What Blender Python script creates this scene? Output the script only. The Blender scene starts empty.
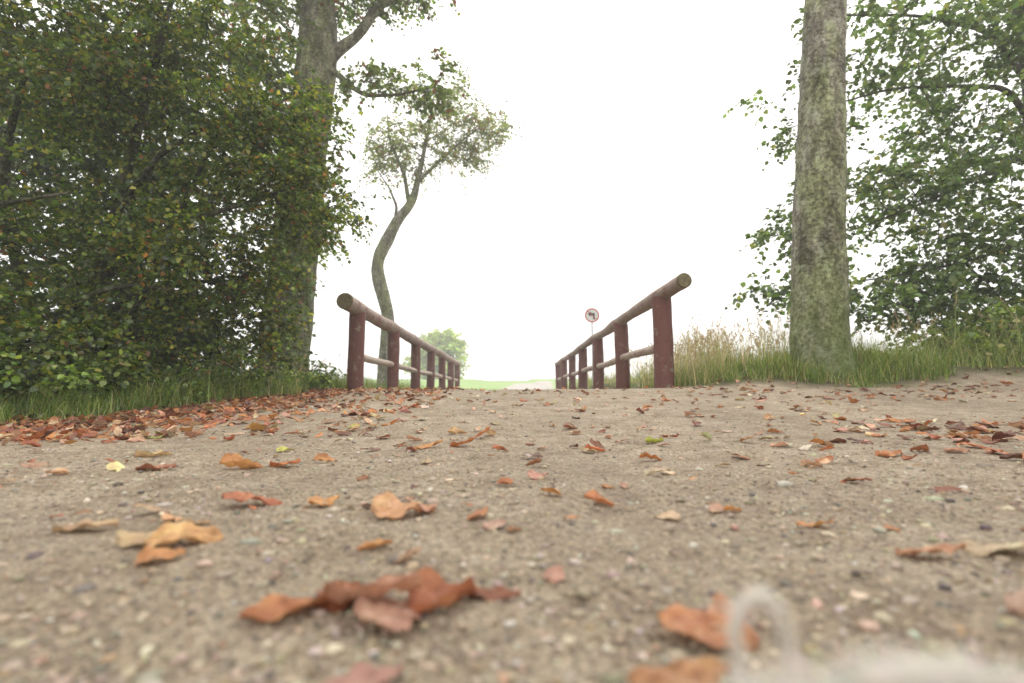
import bpy, bmesh, math, random
import numpy as np
from mathutils import Vector, noise as mn
rng=np.random.default_rng(7); random.seed(7)
sc=bpy.context.scene
sc.view_settings.view_transform='Standard'; sc.view_settings.look='None'; sc.view_settings.exposure=0
EYE=0.16

# ------------------------------------------------------------ helpers
def ss(x,a,b):
    t=np.clip((np.asarray(x,float)-a)/(b-a),0,1); return t*t*(3-2*t)
def _h(i,j,s):
    n=(i.astype(np.int64)*374761393+j.astype(np.int64)*668265263+s*982451653)&0x7fffffff
    n=((n^(n>>13))*1274126177)&0x7fffffff
    return ((n^(n>>16))&0xffff)/65535.0
def vn(x,y,s=0):
    x=np.asarray(x,float); y=np.asarray(y,float)
    i=np.floor(x); j=np.floor(y); fx=x-i; fy=y-j
    fx=fx*fx*(3-2*fx); fy=fy*fy*(3-2*fy)
    a=_h(i,j,s);b=_h(i+1,j,s);c=_h(i,j+1,s);d=_h(i+1,j+1,s)
    return (a*(1-fx)+b*fx)*(1-fy)+(c*(1-fx)+d*fx)*fy-0.5
def norm(v): return v/np.maximum(np.linalg.norm(v,axis=-1,keepdims=True),1e-9)
def mesh_np(name,V,F,mat=None,col=None,luv=None,smooth=True,parent=None):
    me=bpy.data.meshes.new(name); V=np.asarray(V,np.float32).reshape(-1,3); F=np.asarray(F,np.int32)
    n,k=F.shape
    me.vertices.add(len(V)); me.vertices.foreach_set('co',V.ravel())
    me.loops.add(n*k); me.loops.foreach_set('vertex_index',F.ravel())
    me.polygons.add(n); me.polygons.foreach_set('loop_start',np.arange(0,n*k,k,dtype=np.int32))
    me.polygons.foreach_set('loop_total',np.full(n,k,np.int32))
    if smooth: me.polygons.foreach_set('use_smooth',np.ones(n,bool))
    me.update(calc_edges=True)
    if col is not None:
        a=me.attributes.new('Col','FLOAT_COLOR','POINT'); c=np.ones((len(V),4),np.float32); c[:,:3]=col; a.data.foreach_set('color',c.ravel())
    if luv is not None:
        a=me.attributes.new('luv','FLOAT_VECTOR','POINT'); a.data.foreach_set('vector',np.asarray(luv,np.float32).ravel())
    ob=bpy.data.objects.new(name,me); sc.collection.objects.link(ob)
    if mat: me.materials.append(mat)
    if parent: ob.parent=parent
    return ob
def empty(name):
    e=bpy.data.objects.new(name,None); sc.collection.objects.link(e); e.empty_display_size=.2; return e

# terrain
def H(x,y,detail=False):
    x=np.asarray(x,float); y=np.asarray(y,float)
    lf=ss(-x,.2,2.3)
    t=np.clip((y-(1.0+1.3*lf))/(4.6+.2*lf),0,1); z=0.205*t*t*(3-2*t)
    z=z+0.05*ss(x,0.5,4)*ss(y,2,4.6)
    z=z-0.03*lf*ss(y,-1,2)*(1-ss(y,3,6))
    z=z+0.20*ss(-x,2.7,5.2)*ss(y,-1,2)
    z=z+0.20*ss(x,1.75,2.7)*ss(y,4.5,5.3)
    z=z+0.04*vn(x*.8,y*.8,3)*ss(np.abs(x),0.0,3)
    ditch=ss(y,9.8,11.0)*(1-ss(y,12.0,13.3))
    z=z-1.2*ditch
    z=z+1.75*ss(y,20,75)+ (vn(x*.02,y*.02,9)+.1)*3*ss(y,70,200)
    z=z+0.012*vn(x*3.1,y*3.1,5)+0.006*vn(x*8,y*8,6)
    if detail:
        w=np.clip(1.6-np.hypot(x,y)/4,0,1)
        z=z+w*(0.007*vn(x*22,y*22,11)+0.0042*vn(x*55,y*55,12)+0.0025*vn(x*120,y*120,13))
    return z
def pathmask(x,y):
    e=0.45*vn(x*1.7,y*1.7,21)+0.22*vn(x*6,y*6,22)
    left=ss(x+e,-2.6,-2.2)
    mound=.45*np.exp(-((x-3.0)/.9)**2)
    a=1-ss(y+e*.8+mound,4.7,5.1)
    b=1-ss(x+e*.5,1.75,2.0)
    near=left*np.maximum(a,b)
    xc=(y-20)*0.07
    far=1-ss(np.abs(x-xc)+e*.5,1.5,1.9)
    farm=ss(y,18,20); m=near*(1-farm)+far*farm
    return m*(1-ss(y,46,52))

# ------------------------------------------------------------ materials
def newmat(name):
    m=bpy.data.materials.new(name); m.use_nodes=True; nt=m.node_tree
    for n in list(nt.nodes): nt.nodes.remove(n)
    out=nt.nodes.new('ShaderNodeOutputMaterial'); return m,nt,out
class NB:
    def __init__(s,nt): s.nt=nt
    def n(s,t,**k):
        nd=s.nt.nodes.new(t)
        for a,v in k.items(): setattr(nd,a,v)
        return nd
    def l(s,a,b): s.nt.links.new(a,b)
    def noise(s,vec,scale,det=4,rough=.55,dist=0):
        nd=s.n('ShaderNodeTexNoise'); nd.inputs['Scale'].default_value=scale; nd.inputs['Detail'].default_value=det
        nd.inputs['Roughness'].default_value=rough; nd.inputs['Distortion'].default_value=dist
        if vec is not None: s.l(vec,nd.inputs['Vector'])
        return nd.outputs['Fac']
    def vor(s,vec,scale,feat='F1',out='Distance'):
        nd=s.n('ShaderNodeTexVoronoi',feature=feat); nd.inputs['Scale'].default_value=scale
        if vec is not None: s.l(vec,nd.inputs['Vector'])
        return nd.outputs[out]
    def ramp(s,fac,stops):
        nd=s.n('ShaderNodeValToRGB'); cr=nd.color_ramp
        while len(cr.elements)<len(stops): cr.elements.new(.5)
        for e,(p,c) in zip(cr.elements,stops):
            e.position=p; e.color=(c[0],c[1],c[2],1) if hasattr(c,'__len__') else (c,c,c,1)
        s.l(fac,nd.inputs['Fac']); return nd.outputs['Color']
    def mix(s,f,a,b,mode='MIX'):
        nd=s.n('ShaderNodeMix',data_type='RGBA',blend_type=mode)
        for i,v in ((0,f),(6,a),(7,b)):
            if hasattr(v,'is_output'): s.l(v,nd.inputs[i])
            elif i==0: nd.inputs[i].default_value=v
            else: nd.inputs[i].default_value=(*v,1)
        return nd.outputs[2]
    def math(s,op,a,b=0.0):
        nd=s.n('ShaderNodeMath',operation=op)
        for i,v in ((0,a),(1,b)):
            if hasattr(v,'is_output'): s.l(v,nd.inputs[i])
            else: nd.inputs[i].default_value=v
        return nd.outputs[0]
    def bump(s,h,st,dist,prev=None):
        nd=s.n('ShaderNodeBump'); nd.inputs['Strength'].default_value=st; nd.inputs['Distance'].default_value=dist
        s.l(h,nd.inputs['Height'])
        if prev is not None: s.l(prev,nd.inputs['Normal'])
        return nd.outputs[0]
    def principled(s,col,rough=.8,normal=None,spec=.3):
        p=s.n('ShaderNodeBsdfPrincipled')
        if hasattr(col,'is_output'): s.l(col,p.inputs['Base Color'])
        else: p.inputs['Base Color'].default_value=(*col,1)
        p.inputs['Roughness'].default_value=rough; p.inputs['Specular IOR Level'].default_value=spec
        if normal is not None: s.l(normal,p.inputs['Normal'])
        return p
    def pos(s): return s.n('ShaderNodeNewGeometry').outputs['Position']
    def attr(s,name,out='Color'): return s.n('ShaderNodeAttribute',attribute_name=name).outputs[out]
    def mapping(s,vec,sc_):
        m=s.n('ShaderNodeMapping'); m.inputs['Scale'].default_value=sc_; s.l(vec,m.inputs['Vector']); return m.outputs[0]

def mat_ground():
    m,nt,out=newmat('ground_sand_and_soil'); b=NB(nt); P=b.pos()
    big=b.noise(P,1.3,5,.6); mid=b.noise(P,9,5,.65); fine=b.noise(P,110,5,.75); gr=b.noise(P,380,2,.6)
    sand=b.ramp(mid,[(.28,(.25,.19,.13)),(.48,(.42,.335,.24)),(.75,(.56,.475,.365))])
    sand=b.mix(b.ramp(big,[(.40,0.0),(.68,.55)]),sand,(.24,.19,.135))
    sp=b.ramp(fine,[(.36,(.3,.285,.26)),(.5,(.97,.97,.97)),(.66,(1.45,1.43,1.38))])
    sand=b.mix(.8,sand,sp,'MULTIPLY')
    sp2=b.ramp(gr,[(.36,(.4,.39,.37)),(.52,(1,1,1)),(.68,(1.5,1.48,1.42))])
    sand=b.mix(.6,sand,sp2,'MULTIPLY')
    vo=b.vor(P,90,'F1','Color'); vd=b.vor(P,90)
    sv=b.n('ShaderNodeSeparateColor'); b.l(vo,sv.inputs[0])
    isp=b.math('MULTIPLY',b.math('GREATER_THAN',sv.outputs[0],.8),b.math('LESS_THAN',vd,.34))
    st=b.ramp(sv.outputs[1],[(0,(.13,.12,.11)),(.5,(.32,.265,.20)),(1,(.56,.5,.42))])
    sand=b.mix(b.math('MULTIPLY',isp,.75),sand,st)
    gn=b.noise(P,3.0,5,.6)
    soil=b.ramp(gn,[(.3,(.07,.052,.03)),(.5,(.095,.088,.038)),(.7,(.12,.14,.045))])
    sepp=b.n('ShaderNodeSeparateXYZ'); b.l(P,sepp.inputs[0])
    lawn=b.ramp(b.noise(P,.25,4),[(.3,(.26,.4,.12)),(.7,(.38,.5,.2))])
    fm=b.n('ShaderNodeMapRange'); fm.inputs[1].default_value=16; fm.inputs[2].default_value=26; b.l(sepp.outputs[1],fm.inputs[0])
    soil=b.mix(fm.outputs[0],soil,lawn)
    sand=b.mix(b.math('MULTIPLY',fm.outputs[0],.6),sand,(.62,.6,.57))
    mk=b.attr('Col','Fac')
    col=b.mix(mk,soil,sand)
    n1=b.bump(mid,.5,.02); n2=b.bump(fine,1.0,.008,n1); n3=b.bump(gr,.9,.0025,n2); n4=b.bump(isp,.6,.003,n3)
    p=b.principled(col,.85,n4,.25); b.l(p.outputs[0],out.inputs[0]); return m
def mat_leaf(name,trans=.45,gloss=.05,tc_=(1.25,1.3,.6)):
    m,nt,out=newmat(name); b=NB(nt); c=b.attr('Col')
    d=b.n('ShaderNodeBsdfDiffuse'); t=b.n('ShaderNodeBsdfTranslucent'); g=b.n('ShaderNodeBsdfGlossy'); g.inputs['Roughness'].default_value=.45
    b.l(c,d.inputs[0]); tc=b.mix(1.0,c,tc_,'MULTIPLY'); b.l(tc,t.inputs[0]); g.inputs[0].default_value=(.9,.95,.9,1)
    m1=b.n('ShaderNodeMixShader'); m1.inputs[0].default_value=trans; b.l(d.outputs[0],m1.inputs[1]); b.l(t.outputs[0],m1.inputs[2])
    m2=b.n('ShaderNodeMixShader'); m2.inputs[0].default_value=gloss; b.l(m1.outputs[0],m2.inputs[1]); b.l(g.outputs[0],m2.inputs[2])
    b.l(m2.outputs[0],out.inputs[0]); return m
def mat_litter():
    m,nt,out=newmat('dry_leaf'); b=NB(nt); c=b.attr('Col'); uv=b.attr('luv','Vector')
    s=b.n('ShaderNodeSeparateXYZ'); b.l(uv,s.inputs[0])
    av=b.math('ABSOLUTE',s.outputs[1])
    vein=b.math('SINE',b.math('MULTIPLY',b.math('SUBTRACT',s.outputs[0],b.math('MULTIPLY',av,.45)),48.0))
    vr=b.ramp(vein,[(.82,0.0),(1.0,1.0)]); mid=b.ramp(av,[(0.02,1.0),(.07,0.0)])
    v=b.math('MAXIMUM',vr,mid)
    blot=b.noise(b.pos(),60,5,.65)
    c2=b.mix(b.ramp(blot,[(.42,0.0),(.66,.75)]),c,b.mix(1.0,c,(.42,.33,.3),'MULTIPLY'))
    c2=b.mix(b.ramp(b.noise(b.pos(),35,4,.6),[(.5,0.0),(.66,.55)]),c2,b.mix(1.0,c,(1.35,1.7,1.6),'MULTIPLY'))
    c3=b.mix(b.math('MULTIPLY',v,.4),c2,b.mix(1.0,c,(1.35,1.35,1.2),'MULTIPLY'))
    bp=b.bump(v,.4,.001); bp=b.bump(b.noise(b.pos(),180,3),.4,.001,bp)
    p=b.principled(c3,.5,bp,.4)
    t=b.n('ShaderNodeBsdfTranslucent'); b.l(c3,t.inputs[0])
    mm=b.n('ShaderNodeMixShader'); mm.inputs[0].default_value=.22; b.l(p.outputs[0],mm.inputs[1]); b.l(t.outputs[0],mm.inputs[2])
    b.l(mm.outputs[0],out.inputs[0]); return m
def mat_bark(name,c1,c2,c3,green=(.10,.13,.04),gz=1.2,scale=1.0,fiss=.5,lic=.6,lamt=.56,lcol=(.40,.42,.34),gtop=.0):
    m,nt,out=newmat(name); b=NB(nt); P=b.pos()
    pz=b.mapping(P,(1,1,.35)); ph=b.mapping(P,(1,1,2.2))
    n1=b.noise(pz,7*scale,7,.68); n2=b.noise(P,28*scale,5,.7); n3=b.noise(ph,16*scale,4,.6,.6)
    col=b.ramp(n1,[(.36,c1),(.5,c2),(.62,c3)])
    col=b.mix(.85,col,b.ramp(n2,[(.36,(.25,.24,.22)),(.5,(.95,.95,.95)),(.66,(1.75,1.75,1.65))]),'MULTIPLY')
    col=b.mix(b.ramp(n3,[(.55,0.0),(.62,fiss)]),col,(.04,.035,.025))
    lich=b.ramp(b.noise(P,8*scale,8,.8),[(lamt-.03,0.0),(lamt+.04,lic)])
    col=b.mix(lich,col,lcol)
    s=b.n('ShaderNodeSeparateXYZ'); b.l(P,s.inputs[0])
    al=b.ramp(b.noise(pz,3.0,5,.7),[(.40,0.),(.58,.7)]); col=b.mix(al,col,b.mix(1.0,col,(.8,.97,.5),'MULTIPLY'))
    mr=b.n('ShaderNodeMapRange'); mr.inputs[1].default_value=gz; mr.inputs[2].default_value=.45; b.l(b.math('ADD',s.outputs[2],b.math('MULTIPLY',n2,1.2)),mr.inputs[0])
    col=b.mix(b.math('MULTIPLY',mr.outputs[0],.9),col,b.mix(n2,tuple(v*.45 for v in green),tuple(v*1.4 for v in green)))
    bp=b.bump(n1,.7,.035); bp=b.bump(n2,1.0,.02,bp); bp=b.bump(n3,.6,.014,bp)
    p=b.principled(col,.9,bp,.2); b.l(p.outputs[0],out.inputs[0]); return m
def mat_wood(name,paint,bare,amt):
    m,nt,out=newmat(name); b=NB(nt); tc=b.n('ShaderNodeTexCoord').outputs['Object']
    st=b.mapping(tc,(1,.12,1) if 'rail' in name else (1,1,.12))
    g=b.noise(st,30,6,.7,.3); w=b.noise(tc,4.5,6,.7); ww=b.math('ADD',b.math('MULTIPLY',g,.5),b.math('MULTIPLY',w,.6))
    c=b.mix(b.ramp(ww,[(amt-.07,1.0),(amt+.07,0.0)]),b.mix(b.ramp(g,[(.3,0.),(.7,1.)]),bare,tuple(v*.5 for v in bare)),paint)
    c=b.mix(.7,c,b.ramp(g,[(.3,(.45,.45,.45)),(.5,(1,1,1)),(.8,(1.35,1.35,1.35))]),'MULTIPLY')
    if 'rail' in name:
        nz=b.n('ShaderNodeSeparateXYZ'); b.l(b.n('ShaderNodeNewGeometry').outputs['Normal'],nz.inputs[0])
        worn=b.ramp(b.math('ADD',b.math('MULTIPLY',nz.outputs[2],.35),b.math('MULTIPLY',w,.8)),[(.36,0.),(.56,.8)])
        c=b.mix(worn,c,b.mix(g,bare,tuple(v*1.25 for v in bare)))
    c=b.mix(b.ramp(b.noise(tc,9,5,.7),[(.58,0.),(.66,.5)]),c,(.3,.31,.22))
    bp=b.bump(g,.6,.008); p=b.principled(c,.7,bp,.3); b.l(p.outputs[0],out.inputs[0]); return m
def mat_end():
    m,nt,out=newmat('log_end_grain'); b=NB(nt); uv=b.attr('luv','Vector')
    s=b.n('ShaderNodeSeparateXYZ'); b.l(uv,s.inputs[0]); nz=b.noise(b.pos(),14,4)
    r=b.math('SINE',b.math('ADD',b.math('MULTIPLY',s.outputs[0],55.0),b.math('MULTIPLY',nz,7.0)))
    c=b.ramp(r,[(0,(.15,.125,.065)),(1,(.27,.235,.13))])
    c=b.mix(b.ramp(b.noise(b.pos(),40,4,.7),[(.42,0.),(.62,.75)]),c,(.07,.055,.04))
    p=b.principled(c,.85,None,.2); b.l(p.outputs[0],out.inputs[0]); return m
def mat_plain(name,col,rough=.6,metal=0,var=.2):
    m,nt,out=newmat(name); b=NB(nt); n=b.noise(b.pos(),18,4)
    c=b.mix(b.ramp(n,[(.3,0.),(.7,1.)]),tuple(v*(1-var) for v in col),col); p=b.principled(c,rough); p.inputs['Metallic'].default_value=metal
    b.l(p.outputs[0],out.inputs[0]); return m
def mat_stone():
    m,nt,out=newmat('gravel_stone'); b=NB(nt); c=b.attr('Col'); n=b.noise(b.pos(),350,4,.7)
    c=b.mix(.7,c,b.ramp(n,[(.3,(.6,.6,.6)),(.7,(1.25,1.25,1.25))]),'MULTIPLY'); p=b.principled(c,.8,b.bump(n,.4,.001),.3); b.l(p.outputs[0],out.inputs[0]); return m

M_ground=mat_ground(); M_leaf=mat_leaf('foliage_leaf',.5,.05); M_grass=mat_leaf('grass_blade',.4,.04,(1.15,1.2,.7)); M_lit=mat_litter(); M_stone=mat_stone()
M_fluff=mat_leaf('seed_fluff',.5,.0,(1.0,1.0,1.0))

# ------------------------------------------------------------ ground
nx=620; u=np.linspace(-1,1,nx); s=.6; X=s*np.sinh(u*math.asinh(320/s))
v=np.linspace(0,1,520); Y=np.concatenate([-np.geomspace(25,.15,22),.6*np.sinh(v*math.asinh(600/.6))])
gx,gy=np.meshgrid(X,Y); gz=H(gx,gy,True)
V=np.stack([gx,gy,gz],-1).reshape(-1,3); ny=len(Y)
idx=np.arange(nx*ny).reshape(ny,nx)
F=np.stack([idx[:-1,:-1],idx[:-1,1:],idx[1:,1:],idx[1:,:-1]],-1).reshape(-1,4)
pm=pathmask(gx,gy).reshape(-1,1)
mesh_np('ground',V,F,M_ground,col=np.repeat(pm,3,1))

mw,ntw,ow=newmat('water'); bw=NB(ntw); pw=bw.principled((.05,.06,.045),.08,bw.bump(bw.noise(bw.pos(),6,3),.2,.02),.5); ntw.links.new(pw.outputs[0],ow.inputs[0])
mesh_np('stream',[(-80,9.9,-.72),(80,9.9,-.72),(80,13.2,-.72),(-80,13.2,-.72)],[[0,1,2,3]],mw)
M_deck=mat_wood('deck_plank',(.22,.19,.16),(.3,.27,.23),.5)
bm=bmesh.new()
def box(bm,x0,x1,y0,y1,z0,z1):
    vs=[bm.verts.new(p) for p in [(x0,y0,z0),(x1,y0,z0),(x1,y1,z0),(x0,y1,z0),(x0,y0,z1),(x1,y0,z1),(x1,y1,z1),(x0,y1,z1)]]
    for f in [(0,3,2,1),(4,5,6,7),(0,1,5,4),(1,2,6,5),(2,3,7,6),(3,0,4,7)]: bm.faces.new([vs[i] for i in f])
yy=9.5
while yy<13.6:
    box(bm,-2.0,1.58,yy,yy+.18,.16,.222+random.uniform(-.003,.003)); yy+=.192
for xb in (-1.7,-.2,1.3): box(bm,xb-.1,xb+.1,9.6,13.5,-.1,.158)
me=bpy.data.meshes.new('bridge_deck'); bm.to_mesh(me); bm.free(); me.materials.append(M_deck)
ob=bpy.data.objects.new('bridge_deck',me); sc.collection.objects.link(ob)

# ------------------------------------------------------------ tubes
def tube(P,R,ns=6,wob=0.0,seed=0):
    P=np.asarray(P,float); R=np.asarray(R,float); n=len(P)
    T=np.gradient(P,axis=0); T=norm(T)
    a=np.array([0,0,1.]) if abs(T[0][2])<.9 else np.array([1.,0,0])
    N=norm(np.cross(T[0],a)); rings=[]
    ang=np.linspace(0,2*np.pi,ns,endpoint=False)
    for i in range(n):
        N=norm(N-T[i]*np.dot(N,T[i])); B=np.cross(T[i],N)
        d=np.cos(ang)[:,None]*N+np.sin(ang)[:,None]*B
        r=np.full(ns,R[i])
        if wob:
            for k in range(ns):
                q=P[i]+d[k]*R[i]
                r[k]*=1+wob*(mn.noise(Vector(q*np.array([3,3,1.5]))+Vector((seed,0,0)))+.5*mn.noise(Vector(q*np.array([11,11,6]))+Vector((seed,0,0))))
        rings.append(P[i]+d*r[:,None])
    V=np.concatenate(rings); F=[]
    k=np.arange(ns); k2=(k+1)%ns
    for i in range(n-1):
        F.append(np.stack([i*ns+k,i*ns+k2,(i+1)*ns+k2,(i+1)*ns+k],1))
    return V,np.concatenate(F)
class Acc:
    def __init__(s): s.V=[];s.F=[];s.C=[];s.n=0
    def add(s,V,F,C=None):
        s.V.append(V); s.F.append(np.asarray(F)+s.n); s.n+=len(V)
        if C is not None: s.C.append(C)
    def obj(s,name,mat,parent=None,smooth=True):
        return mesh_np(name,np.concatenate(s.V),np.concatenate(s.F),mat,col=np.concatenate(s.C) if s.C else None,parent=parent,smooth=smooth)
def resample(pts,rad,step=.1):
    pts=np.asarray(pts,float); rad=np.asarray(rad,float)
    seg=np.linalg.norm(np.diff(pts,axis=0),axis=1); t=np.concatenate([[0],np.cumsum(seg)])
    n=max(3,int(t[-1]/step)); tt=np.linspace(0,t[-1],n)
    P=np.stack([np.interp(tt,t,pts[:,i]) for i in range(3)],1); R=np.interp(tt,t,rad)
    w=max(1,int(n/len(pts)/2.5))
    if w>1:
        ker=np.ones(2*w+1)/(2*w+1); Q=np.pad(P,((w,w),(0,0)),mode='reflect',reflect_type='odd')
        P=np.stack([np.convolve(Q[:,i],ker,'valid') for i in range(3)],1)
    return P,R

# ------------------------------------------------------------ leaves
def leaf_quads(P,D,N,L,W,col,fold=.12,droop=.1):
    n=len(P); D=norm(D); S=norm(np.cross(D,N)); N=np.cross(S,D)
    L=L[:,None]; W=W[:,None]
    v=np.stack([P, P+.28*L*D+.5*W*S+fold*W*N, P+.66*L*D+.40*W*S+fold*W*N-droop*.4*L*N, P+L*D-droop*L*N,
                P+.66*L*D-.40*W*S+fold*W*N-droop*.4*L*N, P+.28*L*D-.5*W*S+fold*W*N],1).reshape(-1,3)
    b=(np.arange(n)*6)[:,None]
    F=np.concatenate([b+np.array([0,1,2,3]),b+np.array([0,3,4,5])],0)
    return v,F,np.repeat(col,6,0)
def palette(n,cols,w,var=.18):
    cols=np.array(cols,float); i=rng.choice(len(cols),n,p=np.array(w)/sum(w)); c=cols[i]
    return np.clip(c*(1+var*rng.standard_normal((n,1)))*(1+.06*rng.standard_normal((n,3))),.004,.9)
def blob_points(blobs):
    out=[];cen=[]
    for (c,r,n) in blobs:
        d=norm(rng.standard_normal((n,3))); rr=rng.random(n)**(1/2.2)
        out.append(np.array(c)+d*rr[:,None]*np.array(r)); cen.append(np.repeat(np.array([c],float),n,0))
    return np.concatenate(out),np.concatenate(cen)
def tree(name,limbs,blobs,barkmat,cols,w,leafL=.05,leafW=.035,twigs=4,nl=9,tl=(.15,.35),droop=.35,rtip=.004,gap=.0,gapscale=1.2,ns=10,wob=.05,rings=.1,pexp=.42,step=.25,minz=None,lim=.25):
    root=empty(name)
    wood=Acc()
    nodes=[]
    for li,(pts,rad) in enumerate(limbs):
        P,R=resample(pts,rad,rings if li==0 else rings*1.2); Vt,Ft=tube(P,R,ns if li else max(ns,28),wob,li); wood.add(Vt,Ft)
        for i,p in enumerate(P):
            if i>len(P)*lim: nodes.append(p)
    C,cen=blob_points(blobs)
    if gap>0:
        g=vn(C[:,0]*gapscale+7,C[:,2]*gapscale,31)+vn(C[:,1]*gapscale,C[:,2]*gapscale+3,32)
        k=g>np.quantile(g,gap); C=C[k];cen=cen[k]
    if minz is not None:
        k=C[:,2]>minz; C=C[k];cen=cen[k]
    nod=np.array(nodes)
    order=np.argsort([np.min(np.linalg.norm(nod-c,axis=1)) for c in C])
    C=C[order];cen=cen[order]
    nn=np.zeros((len(nodes)+len(C)*8,3)); nn[:len(nodes)]=nod; cnt=len(nodes); par=[-1]*len(nn); plen=np.zeros(len(nn))
    paths=[]
    for c in C:
        d=np.linalg.norm(nn[:cnt]-c,axis=1)+.25*plen[:cnt]; j=int(np.argmin(d)); p0=nn[j]; dist=np.linalg.norm(c-p0)
        k=int(np.clip(dist/step,1,6)); prev=j; seg=[j]
        for q in range(1,k+1):
            t=q/k; p=p0+(c-p0)*t+np.array([0,0,1])*dist*.12*math.sin(math.pi*t)+rng.standard_normal(3)*dist*.05*(t<1)
            nn[cnt]=p; par[cnt]=prev; plen[cnt]=plen[prev]+dist/k; seg.append(cnt); prev=cnt; cnt+=1
        paths.append(seg)
    desc=np.zeros(cnt)
    for i in range(cnt-1,-1,-1):
        desc[i]+=1
        if par[i]>=0: desc[par[i]]+=desc[i]
    for seg in paths:
        P=nn[seg]; R=rtip*np.array([desc[i] for i in seg])**pexp; R[0]=min(R[0],R[1]*1.3)
        if len(P)<3: P=np.array([P[0],(P[0]+P[-1])/2,P[-1]]); R=np.array([R[0],(R[0]+R[-1])/2,R[-1]])
        Vt,Ft=tube(P,R,5); wood.add(Vt,Ft)
    T=np.repeat(C,twigs,0); out=norm(np.repeat(C-cen,twigs,0)); nT=len(T)
    dirs=norm(rng.standard_normal((nT,3))*[1,1,.6]+out*.7); ln=rng.uniform(*tl,nT)
    T=T+rng.standard_normal((nT,3))*.02
    E=T+dirs*ln[:,None]-np.array([0,0,1])*(droop*ln)[:,None]
    ax=norm(np.cross(dirs,[0,0,1.01])); bx=norm(np.cross(dirs,ax))
    tv=[]
    for k in range(3):
        a=k*2*math.pi/3; o=ax*math.cos(a)+bx*math.sin(a); tv.append(T+o*rtip*.6)
    for k in range(3):
        a=k*2*math.pi/3; o=ax*math.cos(a)+bx*math.sin(a); tv.append(E+o*rtip*.25)
    tv=np.stack(tv,1).reshape(-1,3); b=(np.arange(nT)*6)[:,None]
    wood.add(tv,np.concatenate([b+np.array([0,1,4,3]),b+np.array([1,2,5,4]),b+np.array([2,0,3,5])],0))
    wood.obj('trunk_and_branches',barkmat,root)
    t=np.tile(np.linspace(.15,1,nl),nT); TT=np.repeat(T,nl,0);DD=np.repeat(dirs,nl,0);LL=np.repeat(ln,nl)
    P=TT+DD*(LL*t)[:,None]-np.array([0,0,1])*(droop*LL*t*t)[:,None]
    side=np.where(np.arange(len(P))%2,1,-1)[:,None]*np.repeat(ax,nl,0)
    D=DD*.6+side*.8+rng.standard_normal((len(P),3))*.45+np.array([0,0,-.35])
    N=norm(np.array([0,0,1])+rng.standard_normal((len(P),3))*.6)
    sz=rng.uniform(.6,1.25,len(P))
    tint=np.repeat(np.repeat(1+.28*rng.standard_normal(len(C)),twigs),nl)[:,None]
    col=np.clip(palette(len(P),cols,w)*np.clip(tint,.5,1.8),.004,.9)
    k=rng.random(len(P))<.88
    if minz is not None: k&=P[:,2]>minz-.15
    Vt,Ft,Ct=leaf_quads(P[k],D[k],N[k],(leafL*sz)[k],(leafW*sz)[k],col[k])
    mesh_np('foliage',Vt,Ft,M_leaf,col=Ct,parent=root,smooth=False)
    print(name,len(C),k.sum()); return root

B_grey=mat_bark('bark_grey_lichen',(.09,.082,.06),(.20,.185,.145),(.34,.32,.265),gz=2.1,green=(.13,.18,.04),lic=.6,lamt=.55,lcol=(.46,.46,.39))
B_brown=mat_bark('bark_brown',(.08,.07,.05),(.17,.15,.115),(.26,.24,.19),gz=2.4,green=(.11,.14,.05))
B_dark=mat_bark('bark_dark_shrub',(.03,.026,.02),(.055,.048,.036),(.10,.085,.065),gz=.8,fiss=.2,lic=.25)
B_pale=mat_bark('bark_pale',(.15,.135,.115),(.26,.24,.20),(.38,.35,.31),gz=1.0)

GR=[(.05,.085,.014),(.10,.155,.025),(.19,.235,.04),(.33,.30,.055),(.28,.12,.04)]
z0=float(H(3.03,5.05))
tree('tall_tree',[([(3.04,5.05,z0-.15),(3.04,5.05,z0+.05),(3.05,5.05,.85),(3.11,5.05,1.9),(3.21,5.05,3.0),(3.36,5.05,4.6),(3.5,5.05,6.5),(3.6,5.1,9)],[.32,.285,.258,.24,.22,.192,.17,.1]),
   ([(3.48,5.05,6.3),(4.2,5.4,7.3),(5.0,5.8,8.2)],[.09,.06,.03]),([(3.52,5.05,6.8),(2.8,5.8,7.8),(2.5,6.4,9)],[.08,.05,.03])],
   [((3.8,5.6,9.0),(2.0,2.0,1.4),80)],B_grey,GR,[3,4,3,1,.3],.07,.055,4,7,ns=12,wob=.08,rings=.045,lim=.7)

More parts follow.
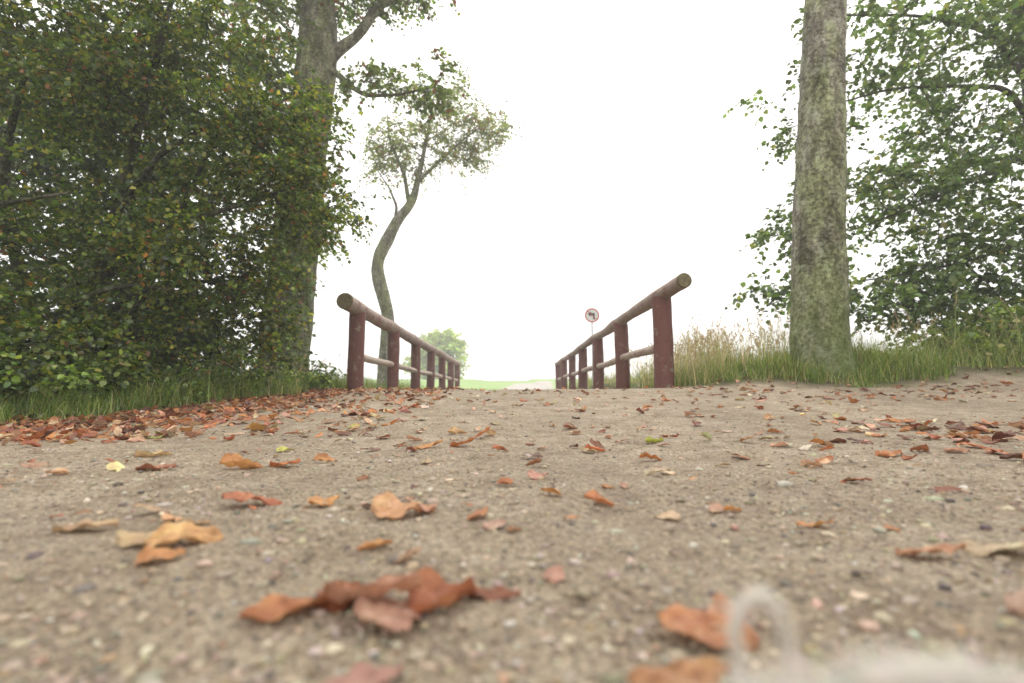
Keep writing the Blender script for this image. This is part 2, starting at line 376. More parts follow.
PG=[(.075,.12,.035),(.13,.195,.06),(.205,.275,.095),(.3,.31,.10)]
tree('poplar_tree',[([(8.6,7.6,.2),(8.5,7.6,2),(8.2,7.5,4),(8.0,7.4,6),(7.8,7.3,8)],[.3,.24,.2,.15,.06]),
   ([(8.4,7.6,2.6),(7.6,7.2,3.7),(6.6,7.0,3.2),(5.6,6.9,2.75),(4.7,6.8,2.4)],[.06,.04,.028,.018,.008]),
   ([(8.2,7.5,3.8),(7.4,7.2,4.7),(6.4,7.0,4.6),(5.4,6.9,4.5),(4.4,6.9,4.2)],[.06,.04,.026,.018,.008]),
   ([(8.4,7.6,1.8),(7.5,7.1,2.4),(6.4,6.9,2.0),(5.2,6.8,1.75),(3.9,6.7,1.55)],[.045,.032,.022,.013,.006]),
   ([(8.1,7.5,4.8),(7.2,7.2,5.6),(6.0,7.0,5.7),(4.9,7.0,5.7)],[.05,.035,.022,.01])],
   [((5.7,7,5.4),(1.6,1.2,.9),120),((7.2,7,5.0),(1.3,1.4,1.1),170),((4.3,6.9,4.2),(.9,.7,.6),62),((6.6,7,3.6),(1.3,1.3,.85),160),
    ((5.3,6.9,3.1),(1.1,.9,.55),72),((4.1,6.8,2.35),(.7,.6,.38),34),((6.5,6.9,2.1),(1.3,1.0,.6),150),((3.7,6.7,1.5),(.6,.5,.16),24),((5.6,6.8,1.55),(1.3,.8,.4),95),((6.4,6.9,1.2),(1.1,.8,.4),90),((7.4,7,7.2),(2,2,1.2),40)],
   B_dark,PG,[3,4,2.5,.6],.078,.064,4,7,tl=(.18,.42),droop=.3,rtip=.003,gap=.17,gapscale=1.5)

tree('hawthorn_bush',[([(-4.3,5.0,.1),(-4.2,5.0,1.0),(-3.9,4.9,2.0),(-3.6,4.8,3.2),(-3.4,4.8,4.4)],[.075,.06,.045,.035,.02]),
   ([(-4.5,5.1,.1),(-4.9,5.0,1.3),(-5.1,4.9,2.4),(-4.8,4.8,3.6)],[.07,.055,.04,.02]),
   ([(-4.15,5.0,1.2),(-3.4,4.8,1.75),(-2.7,4.7,1.9),(-2.0,4.7,2.15)],[.045,.03,.02,.01]),
   ([(-4.2,5.0,.8),(-3.5,4.7,1.1),(-2.9,4.6,1.2),(-2.3,4.6,1.1)],[.035,.025,.016,.008]),
   ([(-4.0,4.9,1.8),(-3.3,4.6,2.4),(-2.7,4.5,2.7),(-2.2,4.5,2.8)],[.035,.025,.018,.008]),
   ([(-4.0,4.9,.1),(-3.7,5.0,1.0),(-3.5,5.1,1.8),(-3.1,5.1,2.8)],[.05,.04,.03,.015]),
   ([(-4.6,4.9,.1),(-4.0,4.4,.8),(-3.3,4.2,1.1),(-2.7,4.3,1.0)],[.045,.035,.022,.01]),
   ([(-5.0,4.9,.1),(-4.6,4.3,1.3),(-4.3,3.9,1.6),(-3.4,3.8,1.7)],[.045,.035,.022,.01])],
   [((-4.7,4.7,3.7),(1.3,1.1,.9),250),((-3.3,4.8,3.6),(1.0,1,.9),180),((-4.0,4.6,2.6),(1.4,1.0,.75),260),((-2.6,4.8,2.35),(.78,.8,.65),165),
    ((-2.2,4.9,2.75),(.55,.6,.45),62),((-2.0,4.8,2.0),(.45,.6,.35),50),((-2.9,4.7,1.45),(.85,.7,.5),140),((-2.5,5.0,.95),(.42,.5,.5),60),((-4.5,4.5,1.45),(1.1,.8,.6),130),((-4.2,4.2,.65),(1.0,.6,.4),110),
    ((-3.4,4.8,.7),(.8,.6,.45),100),((-3.5,3.9,.42),(.6,.5,.28),70),((-2.95,4.9,4.4),(.7,.8,.6),62),((-4.4,5,5),(1.4,1.2,.7),60)],
   B_dark,GR,[4,5,3.4,1.5,.5],.045,.036,5,10,tl=(.12,.32),droop=.2,rtip=.0025,gap=.12,gapscale=1.6,pexp=.4,minz=.2)
tree('hazel_thicket',[([(-7,8,.1),(-7,8,1.5),(-6.8,8,3),(-6.6,8,4.5)],[.09,.07,.05,.02]),([(-5.4,7.6,.1),(-5.5,7.6,1.2),(-5.7,7.5,2.4),(-5.9,7.5,3.8)],[.06,.05,.04,.02]),
   ([(-9,8,.1),(-9,8,1.5),(-9.2,8,3),(-9,8,5)],[.09,.07,.05,.02])],
   [((-6.5,8,3.9),(1.7,1,1.7),250),((-5.6,7.8,1.5),(1.1,.9,1.2),190),((-8.3,8,2.0),(1.8,1,1.8),210),((-8.6,8.2,4.8),(1.8,1,1.8),190),((-5.0,7.6,.8),(.9,.6,.6),90),((-6.3,8.2,5.8),(1.6,1,1),120),((-5.2,7.8,3.2),(.6,.6,1.0),60)],
   B_dark,[(.03,.055,.01),(.055,.09,.018),(.11,.14,.03),(.2,.19,.04)],[5,5,2,.5],.09,.075,5,8,tl=(.2,.45),droop=.25,rtip=.004,minz=.25,pexp=.38)

tree('old_poplar_tree',[([(-4.05,9,.1),(-4.03,9,.5),(-4.0,9,1.0),(-3.9,9,2.7),(-3.78,9,4.6),(-3.62,9,6.6),(-3.7,9,7.8),(-3.9,9,10),(-4,9,13)],[.50,.44,.42,.39,.37,.35,.31,.25,.1]),
   ([(-3.65,9,5.9),(-3.3,8.9,6.45),(-2.85,8.9,6.8),(-2.5,8.8,7.3),(-2.0,8.8,7.6),(-1.5,8.8,8.1)],[.15,.11,.09,.085,.06,.03]),
   ([(-3.65,8.9,6.1),(-3.35,8.9,6.15),(-3.0,8.8,5.8),(-2.7,8.8,5.55),(-2.1,8.7,5.5),(-1.4,8.7,5.65)],[.09,.065,.05,.04,.028,.012]),
   ([(-3.7,9,7.6),(-4.6,8.8,8.6),(-5.4,8.6,9.6)],[.14,.1,.05])],
   [((-3.8,8.55,3.5),(.8,.4,1.9),150),((-3.1,8.8,7.7),(1.1,.8,.5),75),((-2.2,8.8,7.9),(1.1,.8,.4),56),((-2.5,8.7,5.75),(.6,.4,.35),26),((-1.5,8.7,5.7),(.6,.4,.4),26),((-4.6,8.7,7.2),(.9,.8,1.2),110),((-4.5,8.5,5.4),(.7,.5,1.0),80),((-4,9,11),(2.6,2.2,2.2),120)],
   B_brown,[(.10,.155,.04),(.17,.23,.065),(.27,.31,.09),(.18,.07,.04)],[3,4,2,.8],.08,.065,4,8,tl=(.2,.45),ns=10,wob=.08,rings=.07,rtip=.004)

zt=float(H(-3.55,14.2))
tree('crooked_birch_tree',[([(-3.5,14.2,zt-.1),(-3.52,14.2,1.0),(-3.45,14.2,2.3),(-3.75,14.2,3.3),(-3.85,14.2,3.9),(-3.5,14.2,4.6),(-3.3,14.2,5.1),(-2.85,14.2,5.6),(-2.65,14.2,6.6),(-2.4,14.2,8.0),(-2.3,14.2,8.8)],[.24,.20,.17,.185,.165,.17,.15,.12,.07,.04,.02]),
   ([(-2.95,14.2,5.6),(-3.1,14.1,6.5),(-3.5,14,7.3),(-3.6,14,8.2)],[.07,.05,.03,.015]),
   ([(-2.75,14.2,6.2),(-2.0,14.1,6.9),(-1.3,14,7.5),(-.6,14,8.0)],[.06,.04,.025,.01]),([(-3.35,14.2,5.05),(-3.3,14.2,5.5),(-3.5,14.1,6.0),(-3.9,14.1,6.6)],[.05,.04,.025,.012])],
   [((-2.7,14.2,7.3),(1.1,1,1.0),90),((-1.5,14.1,7.9),(1.0,.9,.8),76),((-.75,14.1,7.7),(.75,.7,.7),50),((-1.5,14.1,6.9),(.9,.7,.35),36),((-3.5,14,7.6),(.75,.8,.9),60),((-3.6,14.1,6.5),(.6,.7,.5),34),((-2.1,14,8.8),(1.3,.8,.45),56)],
   B_pale,[(.19,.23,.09),(.26,.31,.12),(.34,.37,.17),(.30,.15,.10)],[3,4,2,1.6],.08,.055,5,7,tl=(.2,.55),rtip=.004,gap=.28,gapscale=1.7,ns=10,wob=.12)

tree('distant_maple_tree',[([(-9.5,68,1.5),(-9.5,68,5),(-9.5,68,8)],[.4,.3,.1])],
   [((-9.4,68,5.0),(3.2,3,3.4),190),((-8.3,68,6.4),(1.8,2,1.8),60),((-12.0,70,4.5),(2.2,2,2.4),90),((-10.6,68,7),(1.6,2,1.4),46)],B_brown,[(.42,.55,.16),(.5,.6,.22),(.58,.6,.26)],[2,3,2],.4,.34,5,6,tl=(.4,1.3),rtip=.02,rings=.6,step=1.0)  # pale leaf palette has distance haze baked into the colour

# ------------------------------------------------------------ undergrowth / grass
def blades(n,px,py,h,wd,cols,w,bend=.5):
    z=H(px,py)-.01; az=rng.uniform(0,2*np.pi,n); dr=np.stack([np.cos(az),np.sin(az),0*az],1); sd=np.stack([-np.sin(az),np.cos(az),0*az],1)
    base=np.stack([px,py,z],1); bd=(bend*rng.uniform(.2,1.3,n))[:,None]; h=h[:,None]; wd=wd[:,None]; vs=[]
    for t in (0,.33,.68,1.0):
        c=base+dr*h*bd*t*t+np.array([0,0,1])*h*(t-.28*bd*t*t)
        ww=wd*(1-t)**.6*.5+.0002
        vs+= [c-sd*ww,c+sd*ww]
    V=np.stack(vs,1).reshape(-1,3); b=(np.arange(n)*8)[:,None]
    F=np.concatenate([b+np.array([0,1,3,2]),b+np.array([2,3,5,4]),b+np.array([4,5,7,6])],0)
    return V,F,np.repeat(palette(n,cols,w,.25),8,0),base,dr,bd
GC=[(.10,.16,.03),(.17,.25,.045),(.27,.34,.08),(.45,.39,.18),(.52,.45,.27)]
acc=Acc()
def grass_area(n,x0,x1,y0,y1,h0,h1,w,thr=.5,wd=.006,clump=2.0,cut=.6,bend=.75):
    x=rng.uniform(x0,x1,n); y=rng.uniform(y0,y1,n)
    cl=vn(x*clump,y*clump,41)+.5+.6*vn(x*7,y*7,47)
    k=(pathmask(x,y)<thr*rng.random(n)) & (cl>cut*(.4+.6*rng.random(n)))
    k&=np.hypot(x-3.04,y-5.05)>.25; x=x[k];y=y[k];cl=cl[k]; n=len(x)
    h=rng.uniform(h0,h1,n)*(.35+1.1*np.clip(cl,0,1.1))
    V,F,C,*_=blades(n,x,y,h,rng.uniform(.5,1.3,n)*wd,GC,w,bend); acc.add(V,F,C)
grass_area(22000,-6,-2.2,1.8,7.5,.05,.26,[4,5,4,2,1.2],clump=2.5,cut=.7)
grass_area(8000,-3.3,-2.25,2.2,4.2,.05,.2,[4,5,4,1,.6],clump=3,cut=.7,wd=.005)
grass_area(9000,-3.4,-2.15,3.5,8.5,.05,.34,[3,5,4,1.5,1],cut=.65)
grass_area(28000,1.7,9,4.3,7.5,.06,.3,[3,5,5,3,2],cut=.5)
grass_area(12000,2.1,4.2,4.2,5.3,.05,.24,[3,5,5,2,1.2],cut=.4)
grass_area(9000,4.2,9,5.4,7.5,.2,.6,[3,5,5,3,2],cut=.5)
grass_area(12000,-8,-2.3,7.5,16,.15,.4,[3,4,3,2,1],wd=.01)
grass_area(15000,1.9,12,7.5,18,.15,.5,[2,3,4,4,3],wd=.012)
grass_area(4000,-14,14,18,30,.1,.3,[2,3,4,4,3],wd=.02)
acc.obj('grass',M_grass)
acc=Acc()
def dry(n,x0,x1,y0,y1,h0,h1,heads=True,fr=.4,thr=-.1):
    x=rng.uniform(x0,x1,n);y=rng.uniform(y0,y1,n);k=(pathmask(x,y)<.3)&(np.hypot(x-3.04,y-5.05)>.4)&(vn(x*1.8,y*1.8,51)>thr);x=x[k];y=y[k];n=len(x)
    h=rng.uniform(h0,h1,n)*(1+.8*vn(x*2.5,y*2.5,55)); cols=[(.58,.48,.30),(.48,.37,.22),(.62,.55,.38),(.28,.33,.11)]
    V,F,C,base,dr,bd=blades(n,x,y,h,np.full(n,.006),cols,[3,2,2,3],.45); acc.add(V,F,C)
    if heads:
        kk=rng.random(n)<fr
        for t in np.linspace(.78,1.0,9):
            c=base+dr*h[:,None]*bd*t*t+np.array([0,0,1])*h[:,None]*(t-.28*bd*t*t)
            D=rng.standard_normal((n,3))*.6+np.array([0,0,1.0])
            V,F,C=leaf_quads(c[kk],D[kk],norm(rng.standard_normal((n,3)))[kk],np.full(kk.sum(),.035),np.full(kk.sum(),.010),palette(kk.sum(),[(.5,.36,.22),(.42,.29,.18),(.6,.5,.34)],[2,2,1])); acc.add(V,F,C)
dry(1900,1.9,3.3,5.3,7.8,.3,.74,fr=.3)
dry(2000,3.2,8.5,5.4,8.5,.3,.7,fr=.3)
dry(900,1.9,4.5,8,16,.5,.95)
dry(200,-3.2,-2.3,5,9,.2,.5)
acc.obj('tall_dry_grass',M_grass)
tree('bramble_bush',[([(5.2,6.1,.3),(5.2,6.1,.6),(5.1,6.0,.9)],[.015,.012,.008]),([(6.0,6.2,.3),(6.0,6.2,.7),(5.8,6.1,1.1)],[.015,.012,.008]),([(4.5,6.3,.3),(4.5,6.3,.5),(4.4,6.3,.7)],[.012,.01,.008])],
   [((5.1,6.0,.55),(.7,.5,.26),80),((5.85,6.1,.8),(.7,.6,.42),150),((6.8,6.2,.9),(.8,.6,.5),90),((4.4,6.3,.42),(.5,.4,.16),32)],B_dark,GC[:4],[3,4,3,.4],.065,.05,4,7,tl=(.12,.3),rtip=.0025,minz=.35,pexp=.35)
tree('bramble_bush',[([(-3.2,5.4,.1),(-3.2,5.4,.5),(-3.1,5.3,.7)],[.015,.012,.01]),([(-4.2,3.6,.05),(-4.2,3.6,.4),(-4.1,3.6,.6)],[.015,.012,.01])],
   [((-3.0,5.6,.4),(.5,.5,.25),60),((-3.7,3.5,.3),(.9,.5,.25),110),((-2.6,6.6,.4),(.4,.6,.25),40),((-3.0,3.9,.25),(.4,.6,.16),46),((-3.9,2.9,.2),(.8,.5,.2),50)],B_dark,GC[:4],[4,4,3,.3],.045,.036,4,7,tl=(.1,.25),rtip=.0025,minz=.08,pexp=.35)

# ------------------------------------------------------------ railings
M_post=mat_wood('post_red_paint',(.105,.016,.02),(.20,.085,.07),.41)
M_rail=mat_wood('rail_worn_paint',(.19,.07,.06),(.34,.265,.215),.5)
M_mid=mat_wood('rail_mid_bare',(.28,.15,.12),(.46,.38,.31),.5)
M_end=mat_end()
def cap(name,c,r,parent,ns=24):
    luv=[(0,0,0)];rr=[.5,.9,1.0]; off=[0,0,.012]
    V=[list(c)]
    for k,q in enumerate(rr):
        for i in range(ns):
            a=2*math.pi*i/ns
            V.append([c[0]+math.cos(a)*r*q,c[1]+off[k],c[2]+math.sin(a)*r*q])
            luv.append((q,0,0))
    F=[]
    me=bpy.data.meshes.new(name)
    for i in range(ns): F.append((0,1+i,1+(i+1)%ns))
    for k in range(2):
        for i in range(ns):
            F.append((1+k*ns+i,1+(k+1)*ns+i,1+(k+1)*ns+(i+1)%ns,1+k*ns+(i+1)%ns))
    me.from_pydata(V,[],F); a=me.attributes.new('luv','FLOAT_VECTOR','POINT'); a.data.foreach_set('vector',np.array(luv,np.float32).ravel())
    me.materials.append(M_end); o=bpy.data.objects.new(name,me); sc.collection.objects.link(o); o.parent=parent
def railing(x,y0,over,sp,n,zr,zm,rr,rp,seed):
    e=empty('wooden_railing')
    y1=y0+sp*(n-1)+.5
    P=np.array([[x+.03*mn.noise(Vector((seed,y*.5,0))),y,zr+.03*mn.noise(Vector((seed+5,y*.5,0)))] for y in np.arange(y0-over,y1,.12)])
    R=np.full(len(P),rr)*(1+.07*np.sin(np.arange(len(P))*.35+seed)); Vt,Ft=tube(P,R,24,.12,seed); mesh_np('top_rail',Vt,Ft,M_rail,parent=e)
    cap('top_rail_end',(P[0][0],P[0][1]-.012,P[0][2]),R[0]*1.0,e)
    P=np.array([[x+.02*mn.noise(Vector((seed+9,y*.5,0))),y,zm+.03*mn.noise(Vector((seed+7,y*.5,0)))] for y in np.arange(y0,y1-.4,.15)])
    Vt,Ft=tube(P,np.full(len(P),.052),16,.1,seed+3); mesh_np('middle_rail',Vt,Ft,M_mid,parent=e)
    for i in range(n):
        y=y0+sp*i; zb=float(H(x,y))-.3 if not 9.8<y<13.4 else -.15
        hh=np.arange(zb,zr-rr*.55,.1); hh=np.append(hh,zr-rr*.5)
        P=np.array([[x+.015*mn.noise(Vector((seed+i,z,0))),y,z] for z in hh]); Vt,Ft=tube(P,np.full(len(P),rp*(1+.05*random.uniform(-1,1))),22,.1,seed+i)
        mesh_np('post_%d'%(i+1),Vt,Ft,M_post,parent=e)
    return e
railing(-2.08,6.85,.55,2.1,7,EYE+1.15,EYE+.50,.097,.105,1.3)
railing(1.66,5.6,.70,2.13,7,EYE+1.10,EYE+.53,.076,.103,4.7)

# ------------------------------------------------------------ traffic sign
sg=empty('traffic_sign'); sx,sy,sz_=2.56,16.2,2.66
Mwhite=mat_plain('sign_white',(.78,.78,.76),.4,0,.05); Mred=mat_plain('sign_red',(.6,.07,.06),.4,0,.1); Mblk=mat_plain('sign_black',(.02,.02,.02),.4); Msteel=mat_plain('galvanised_steel',(.6,.61,.62),.45,.4)
def bmobj(name,fn,mat,par):
    bm=bmesh.new(); fn(bm); me=bpy.data.meshes.new(name); bm.to_mesh(me); bm.free(); me.materials.append(mat); o=bpy.data.objects.new(name,me); sc.collection.objects.link(o); o.parent=par; return o
def disc(r,y,ri=0,n=40):
    def f(bm):
        o=[bm.verts.new((sx+math.cos(2*math.pi*i/n)*r,y,sz_+math.sin(2*math.pi*i/n)*r)) for i in range(n)]
        if ri:
            q=[bm.verts.new((sx+math.cos(2*math.pi*i/n)*ri,y,sz_+math.sin(2*math.pi*i/n)*ri)) for i in range(n)]
            for i in range(n): bm.faces.new((o[i],o[(i+1)%n],q[(i+1)%n],q[i]))
        else: bm.faces.new(o)
        r0=bmesh.ops.extrude_face_region(bm,geom=bm.faces[:])
        for g in r0['geom']:
            if isinstance(g,bmesh.types.BMVert): g.co.y+=.003
    return f
bmobj('face',disc(.225,sy),Mwhite,sg); bmobj('red_border',disc(.235,sy-.006,.195),Mred,sg)
def poly(pts,y):
    def f(bm):
        bm.faces.new([bm.verts.new((sx+a,y,sz_+b)) for a,b in pts])
    return f
bmobj('arrow_shaft',poly([(.03,-.13),(.085,-.13),(.085,.07),(-.03,.07),(-.03,.01),(.03,.01)],sy-.004),Mblk,sg)
bmobj('arrow_head',poly([(-.032,.125),(-.032,-.045),(-.14,.04)],sy-.004),Mblk,sg)
bmobj('red_bar',poly([(-.145,.13),(-.13,.145),(.145,-.13),(.13,-.145)],sy-.008),Mred,sg)
Vt,Ft=tube(np.array([[sx,sy+.035,z] for z in np.linspace(float(H(sx,sy))-.2,sz_+.2,12)]),np.full(12,.025),12); mesh_np('pole',Vt,Ft,Msteel,parent=sg)

# ------------------------------------------------------------ gravel
bm=bmesh.new(); bmesh.ops.create_icosphere(bm,subdivisions=1,radius=1); bm.verts.ensure_lookup_table()
ib=np.array([v.co[:] for v in bm.verts]); iF=np.array([[v.index for v in f.verts] for f in bm.faces]); bm.free()
def gravel(n,dmin,dmax,smin,smax,pw=1.5,sink=.12):
    d=dmin+(dmax-dmin)*rng.random(n)**pw; x=d*rng.uniform(-1.25,1.25,n); y=d
    k=(pathmask(x,y)>.5)&(vn(x*5,y*5,61)+.5>.6*rng.random(n)); x=x[k];y=y[k];n=len(x)
    sz=smin*(smax/smin)**(rng.random(n)**2.4)
    sc3=np.stack([sz*rng.uniform(.8,1.4,n),sz*rng.uniform(.7,1.2,n),sz*rng.uniform(.4,.75,n)],1)
    Vv=ib[None]*(1+.25*rng.standard_normal((n,len(ib),1)))*sc3[:,None]
    a=rng.uniform(0,6.28,n); c,s_=np.cos(a)[:,None],np.sin(a)[:,None]
    xx=Vv[...,0]*c-Vv[...,1]*s_; y2=Vv[...,0]*s_+Vv[...,1]*c
    z=H(x,y,True)+sz*sink
    out=np.stack([xx+x[:,None],y2+y[:,None],Vv[...,2]+z[:,None]],-1).reshape(-1,3)
    col=palette(n,[(.46,.385,.285),(.34,.275,.20),(.17,.15,.13),(.56,.5,.41),(.34,.24,.155)],[6,5,1.2,1.2,1.4],.17)
    return out,(np.arange(n)[:,None,None]*len(ib)+iF[None]).reshape(-1,3),np.repeat(col,len(ib),0)
acc=Acc()
acc.add(*gravel(20000,.2,1.6,.0008,.0034,sink=.2)); acc.add(*gravel(10000,.3,5.0,.002,.007,1.2,.2)); acc.add(*gravel(240,.6,5.2,.007,.015,1.0,0))
acc.obj('gravel',M_stone,smooth=False)

# ------------------------------------------------------------ fallen leaves
LC=[(.50,.215,.085),(.43,.16,.075),(.56,.32,.21),(.54,.38,.23),(.24,.095,.06),(.16,.07,.045),(.42,.38,.10),(.62,.50,.36)]
def litter(x,y,L,asp,col,nu=7,nv=5,curl=1.0,yaw=None,tilt=.2,lift=0.0):
    n=len(x); u=np.linspace(0,1,nu); vv=np.linspace(-1,1,nv); U,Vg=np.meshgrid(u,vv,indexing='ij')
    wd=np.sin(np.pi*np.clip(U,0,1)**.72)**.8*(1-.15*U)+.012
    U=U.ravel()[None];Vg=Vg.ravel()[None];wd=wd.ravel()[None]
    Lc=L[:,None]; ph=rng.uniform(0,6.28,(n,1)); ph2=rng.uniform(0,6.28,(n,1)); edge=1+.10*np.sin(U*22+ph)*np.abs(Vg)+.07*np.sin(U*41+ph2)*np.abs(Vg)
    lx=(U-.5)*Lc; ly=Vg*wd*edge*.5*Lc*asp[:,None]
    cu=curl*rng.uniform(-.3,1.1,(n,1)); cl=curl*rng.uniform(-.3,.4,(n,1)); tw=curl*rng.standard_normal((n,1))*.3
    lz=Lc*(cu*.2*Vg**2*wd + cl*.7*(U-.5)**2 + tw*(U-.5)*Vg*wd*.6 + .04*np.sin(U*9+ph)*Vg*1.0+.03*np.sin(U*17+Vg*5+ph2)+.025*np.sin(Vg*9+ph))
    lx=lx*(1-.15*np.abs(cl)); ly=ly*(1-.18*np.abs(cu))
    tx=tilt*rng.standard_normal((n,1)); ty=tilt*rng.standard_normal((n,1)); lz=lz+lx*tx+ly*ty
    lz=lz-np.quantile(lz,.15,axis=1,keepdims=True)
    a=(rng.uniform(0,6.28,n) if yaw is None else np.asarray(yaw,float))[:,None]
    X=lx*np.cos(a)-ly*np.sin(a)+x[:,None]; Yy=lx*np.sin(a)+ly*np.cos(a)+y[:,None]; Z=lz+H(x,y)[:,None]+.003+lift
    V=np.stack([X,Yy,Z],-1).reshape(-1,3); idx=np.arange(nu*nv).reshape(nu,nv)
    q=np.stack([idx[:-1,:-1],idx[1:,:-1],idx[1:,1:],idx[:-1,1:]],-1).reshape(-1,4)
    F=(np.arange(n)[:,None,None]*nu*nv+q[None]).reshape(-1,4)
    luv=np.stack([np.broadcast_to(U,(n,nu*nv)),np.broadcast_to(Vg*wd,(n,nu*nv)),np.zeros((n,nu*nv))],-1).reshape(-1,3)
    return V,F,np.repeat(col,nu*nv,0),luv
G=[[],[],[],[]];off=0
def addl(t):
    global off
    G[0].append(t[0]);G[1].append(t[1]+off);G[2].append(t[2]);G[3].append(t[3]); off+=len(t[0])
def rnd(n,x,y,w,l0=.03,l1=.08,**k):
    addl(litter(x,y,rng.uniform(l0,l1,n),rng.uniform(.55,.85,n),palette(n,LC,w,.18),**k))
n=3800; y=rng.uniform(1.7,7.5,n); x=-2.4+np.abs(rng.standard_normal(n))*.42*np.where(rng.random(n)<.45,-1,1)-.1; rnd(n,x,y,[4,4,2.5,1.6,3,2,.2,.6],tilt=.3)
n=640; y=rng.uniform(1.8,6.5,n); x=rng.uniform(-2.2,-.5,n); rnd(n,x,y,[4,3,3,2,1.4,1,.2,.8],tilt=.28)
n=380; y=rng.uniform(1.4,5.6,n); x=rng.uniform(-1.2,2.5,n)*y/3.5; rnd(n,x,y,[3,2,3,3,1.5,1,.3,1.2],l0=.025,l1=.07)
n=260; y=rng.uniform(3.2,5.2,n); x=rng.uniform(1.5,5,n); rnd(n,x,y,[3,3,2,2,2,2,.3,.7])
n=100; y=1.9+rng.standard_normal(n)*.22; x=y*(.85+.12*rng.standard_normal(n)); rnd(n,x,y,[3,3,2,2,3,2,.2,.6])
n=70; y=rng.uniform(.6,1.6,n); x=y*rng.uniform(-1,1,n); rnd(n,x,y,[3,2,3,3,1,.5,.2,1],l0=.012,l1=.055)
n=500; y=rng.uniform(-3,-.3,n); x=rng.uniform(-2.5,2.5,n); rnd(n,x,y,[3,3,2,1,2,1,.2,.5])
hero=[(-.165,.395,.065,.75,.4,(.44,.18,.08),1.1),(-.105,.405,.08,.85,-.3,(.48,.25,.16),.9),(-.05,.41,.065,.8,.7,(.40,.15,.075),1.2),(-.015,.425,.045,.6,-.2,(.28,.11,.06),1.2),(-.135,.42,.055,.7,1.9,(.36,.13,.06),1.2),(-.085,.385,.055,.9,.9,(.5,.28,.2),.8),
 (-.085,.30,.05,.85,.3,(.44,.24,.19),.6),(.13,.36,.065,.8,-.5,(.48,.21,.1),1.1),(.155,.378,.05,.7,.9,(.55,.3,.18),1.2),(.092,.30,.055,.7,-.3,(.46,.23,.11),1.0),
 (-.34,.55,.075,.75,.2,(.66,.38,.17),1.0),(-.385,.57,.07,.7,.7,(.56,.40,.23),1.1),(-.33,.5,.045,.7,0,(.56,.27,.11),.8),(-.375,.62,.04,.5,.1,(.5,.33,.2),.6),
 (-.50,.62,.065,.6,.3,(.52,.34,.2),.4),(-.41,.40,.04,.6,.3,(.36,.17,.11),.8),(-.45,.42,.035,.7,.5,(.32,.15,.09),.8),
 (-.375,.76,.085,.55,.25,(.46,.17,.09),1.2),(-.14,.68,.085,.6,.45,(.6,.33,.17),.9),(-.14,.54,.035,.7,.2,(.62,.3,.12),1.0),(-.10,.51,.035,.7,.9,(.46,.3,.19),1.2),
 (.31,.74,.03,.7,.3,(.6,.26,.08),.7),(.41,.52,.06,.65,-.3,(.5,.25,.14),.6),(.49,.53,.065,.6,-.3,(.6,.47,.31),.8),(.51,.50,.05,.6,.4,(.6,.5,.34),.8),(.38,.38,.055,.6,0,(.45,.3,.22),.4),
 (.038,.47,.03,.7,1.2,(.52,.28,.2),.3),(.075,.66,.02,.6,0,(.5,.26,.13),.4),(-.02,.62,.03,.9,.6,(.52,.32,.24),.4),(.05,1.0,.045,.8,.4,(.55,.27,.2),.6),(.002,.6,.018,.8,0,(.34,.18,.09),.6),
 (.29,1.05,.055,.7,-.2,(.55,.42,.29),.8),(.44,1.6,.07,.7,.4,(.42,.44,.07),.8),(-.57,1.1,.085,.6,.4,(.55,.26,.1),1.3),(-.5,1.15,.065,.7,.2,(.5,.18,.07),1.2),(-.75,1.1,.075,.6,.3,(.4,.17,.1),1),(-.93,1.35,.085,.55,.2,(.56,.38,.2),1),
 (.34,1.28,.06,.6,.1,(.5,.19,.07),1),(.72,1.2,.05,.6,.2,(.45,.18,.08),1),(.66,1.15,.045,.6,-.3,(.46,.26,.15),1),(-.24,1.5,.085,.6,.4,(.6,.3,.12),1),(-.15,1.55,.075,.6,.1,(.52,.2,.08),1.2),
 (-.2,1.9,.07,.7,.2,(.55,.33,.16),1.2),(.98,1.35,.08,.6,.2,(.5,.2,.08),1.3),(1.1,1.4,.07,.6,.5,(.35,.13,.06),1.3),(1.18,1.38,.06,.6,-.2,(.46,.24,.14),1.2)]
for h in hero:
    addl(litter(np.array([h[0]]),np.array([h[1]]),np.array([h[2]]),np.array([h[3]]),np.array([h[5]]),18,13,h[6],[h[4]],.14))
mesh_np('fallen_leaves',np.concatenate(G[0]),np.concatenate(G[1]),M_lit,col=np.concatenate(G[2]),luv=np.concatenate(G[3]))

# pale dry curled seed plume arching up from the ground close to the lens
root=empty('dry_plant_stem'); acc=Acc(); pc=(.80,.76,.70)
PL=[]
def strip(pts,w,fuzz,fl):
    P,R=resample(pts,w,.003); Vt,Ft=tube(P,R,8); acc.add(Vt,Ft,np.repeat(np.array([pc]),len(Vt),0)); PL.append((P,fuzz,fl))
strip([(.105,.20,.003),(.103,.197,.04),(.099,.194,.072),(.096,.192,.084),(.088,.19,.091),(.080,.19,.086),(.077,.188,.074),(.079,.186,.066)],[.003,.003,.0025,.0022,.0022,.002,.0018,.0015],420,(.003,.007))
strip([(.05,.15,.068),(.07,.148,.0765),(.09,.147,.081),(.108,.147,.084),(.125,.147,.083),(.145,.15,.073),(.16,.155,.04),(.165,.16,.003)],[.0015,.003,.004,.005,.005,.004,.003,.002],1700,(.006,.014))
acc.obj('curled_stem',M_fluff,root)
acc=Acc()
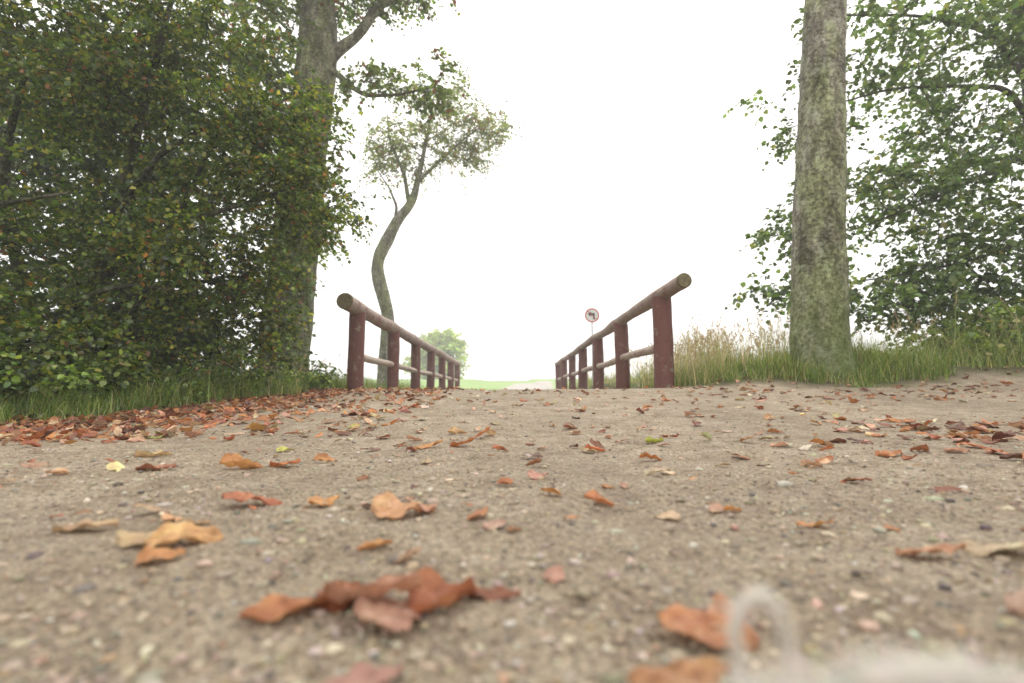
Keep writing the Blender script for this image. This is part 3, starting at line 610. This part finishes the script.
for P,n,(a,b_) in PL:
    i=rng.integers(0,len(P),n); D=rng.standard_normal((n,3))
    acc.add(*leaf_quads(P[i],D,norm(rng.standard_normal((n,3))),rng.uniform(a,b_,n),np.full(n,.0011),palette(n,[(.84,.80,.75),(.76,.71,.64)],[1,1],.06)))
acc.obj('plume',M_fluff,root)

# ------------------------------------------------------------ scatter volume added for distance fading and lens glare: mist
mm_,ntm,om=newmat('haze_box'); vs=ntm.nodes.new('ShaderNodeVolumeScatter'); vs.inputs['Color'].default_value=(1,1,1,1); vs.inputs['Density'].default_value=.006; vs.inputs['Anisotropy'].default_value=.2
ntm.links.new(vs.outputs[0],om.inputs['Volume'])
bm=bmesh.new(); box(bm,-50,50,-25,95,-3,16); me=bpy.data.meshes.new('haze_box'); bm.to_mesh(me); bm.free(); me.materials.append(mm_)
mo=bpy.data.objects.new('haze_box',me); sc.collection.objects.link(mo)

# ------------------------------------------------------------ light
w=bpy.data.worlds.new('World'); sc.world=w; w.use_nodes=True; nt=w.node_tree; bg=nt.nodes['Background']
sky=nt.nodes.new('ShaderNodeTexSky'); sky.sky_type='NISHITA'; sky.sun_disc=False; sky.sun_elevation=math.radians(50); sky.sun_rotation=math.radians(20)
sky.air_density=1.0; sky.dust_density=6
mx=nt.nodes.new('ShaderNodeMix'); mx.data_type='RGBA'; mx.inputs[0].default_value=.9; mx.inputs[7].default_value=(19.8,19.5,19.0,1)
nt.links.new(sky.outputs[0],mx.inputs[6]); nt.links.new(mx.outputs[2],bg.inputs[0]); bg.inputs[1].default_value=.1
sl=bpy.data.lights.new('sun','SUN'); sl.energy=1.2; sl.angle=math.radians(20); sl.color=(1,.95,.87)
so=bpy.data.objects.new('sun',sl); sc.collection.objects.link(so)
so.rotation_euler=(math.radians(-40),0,math.radians(-20))

cd=bpy.data.cameras.new('camera'); cam=bpy.data.objects.new('camera',cd); sc.collection.objects.link(cam); sc.camera=cam
cam.location=(0,0,EYE); cam.rotation_euler=(math.radians(90+5.85),0,0); cd.lens=18; cd.sensor_width=36; cd.clip_start=.01; cd.clip_end=2000
cd.dof.use_dof=True; cd.dof.focus_distance=2.2; cd.dof.aperture_fstop=2.8
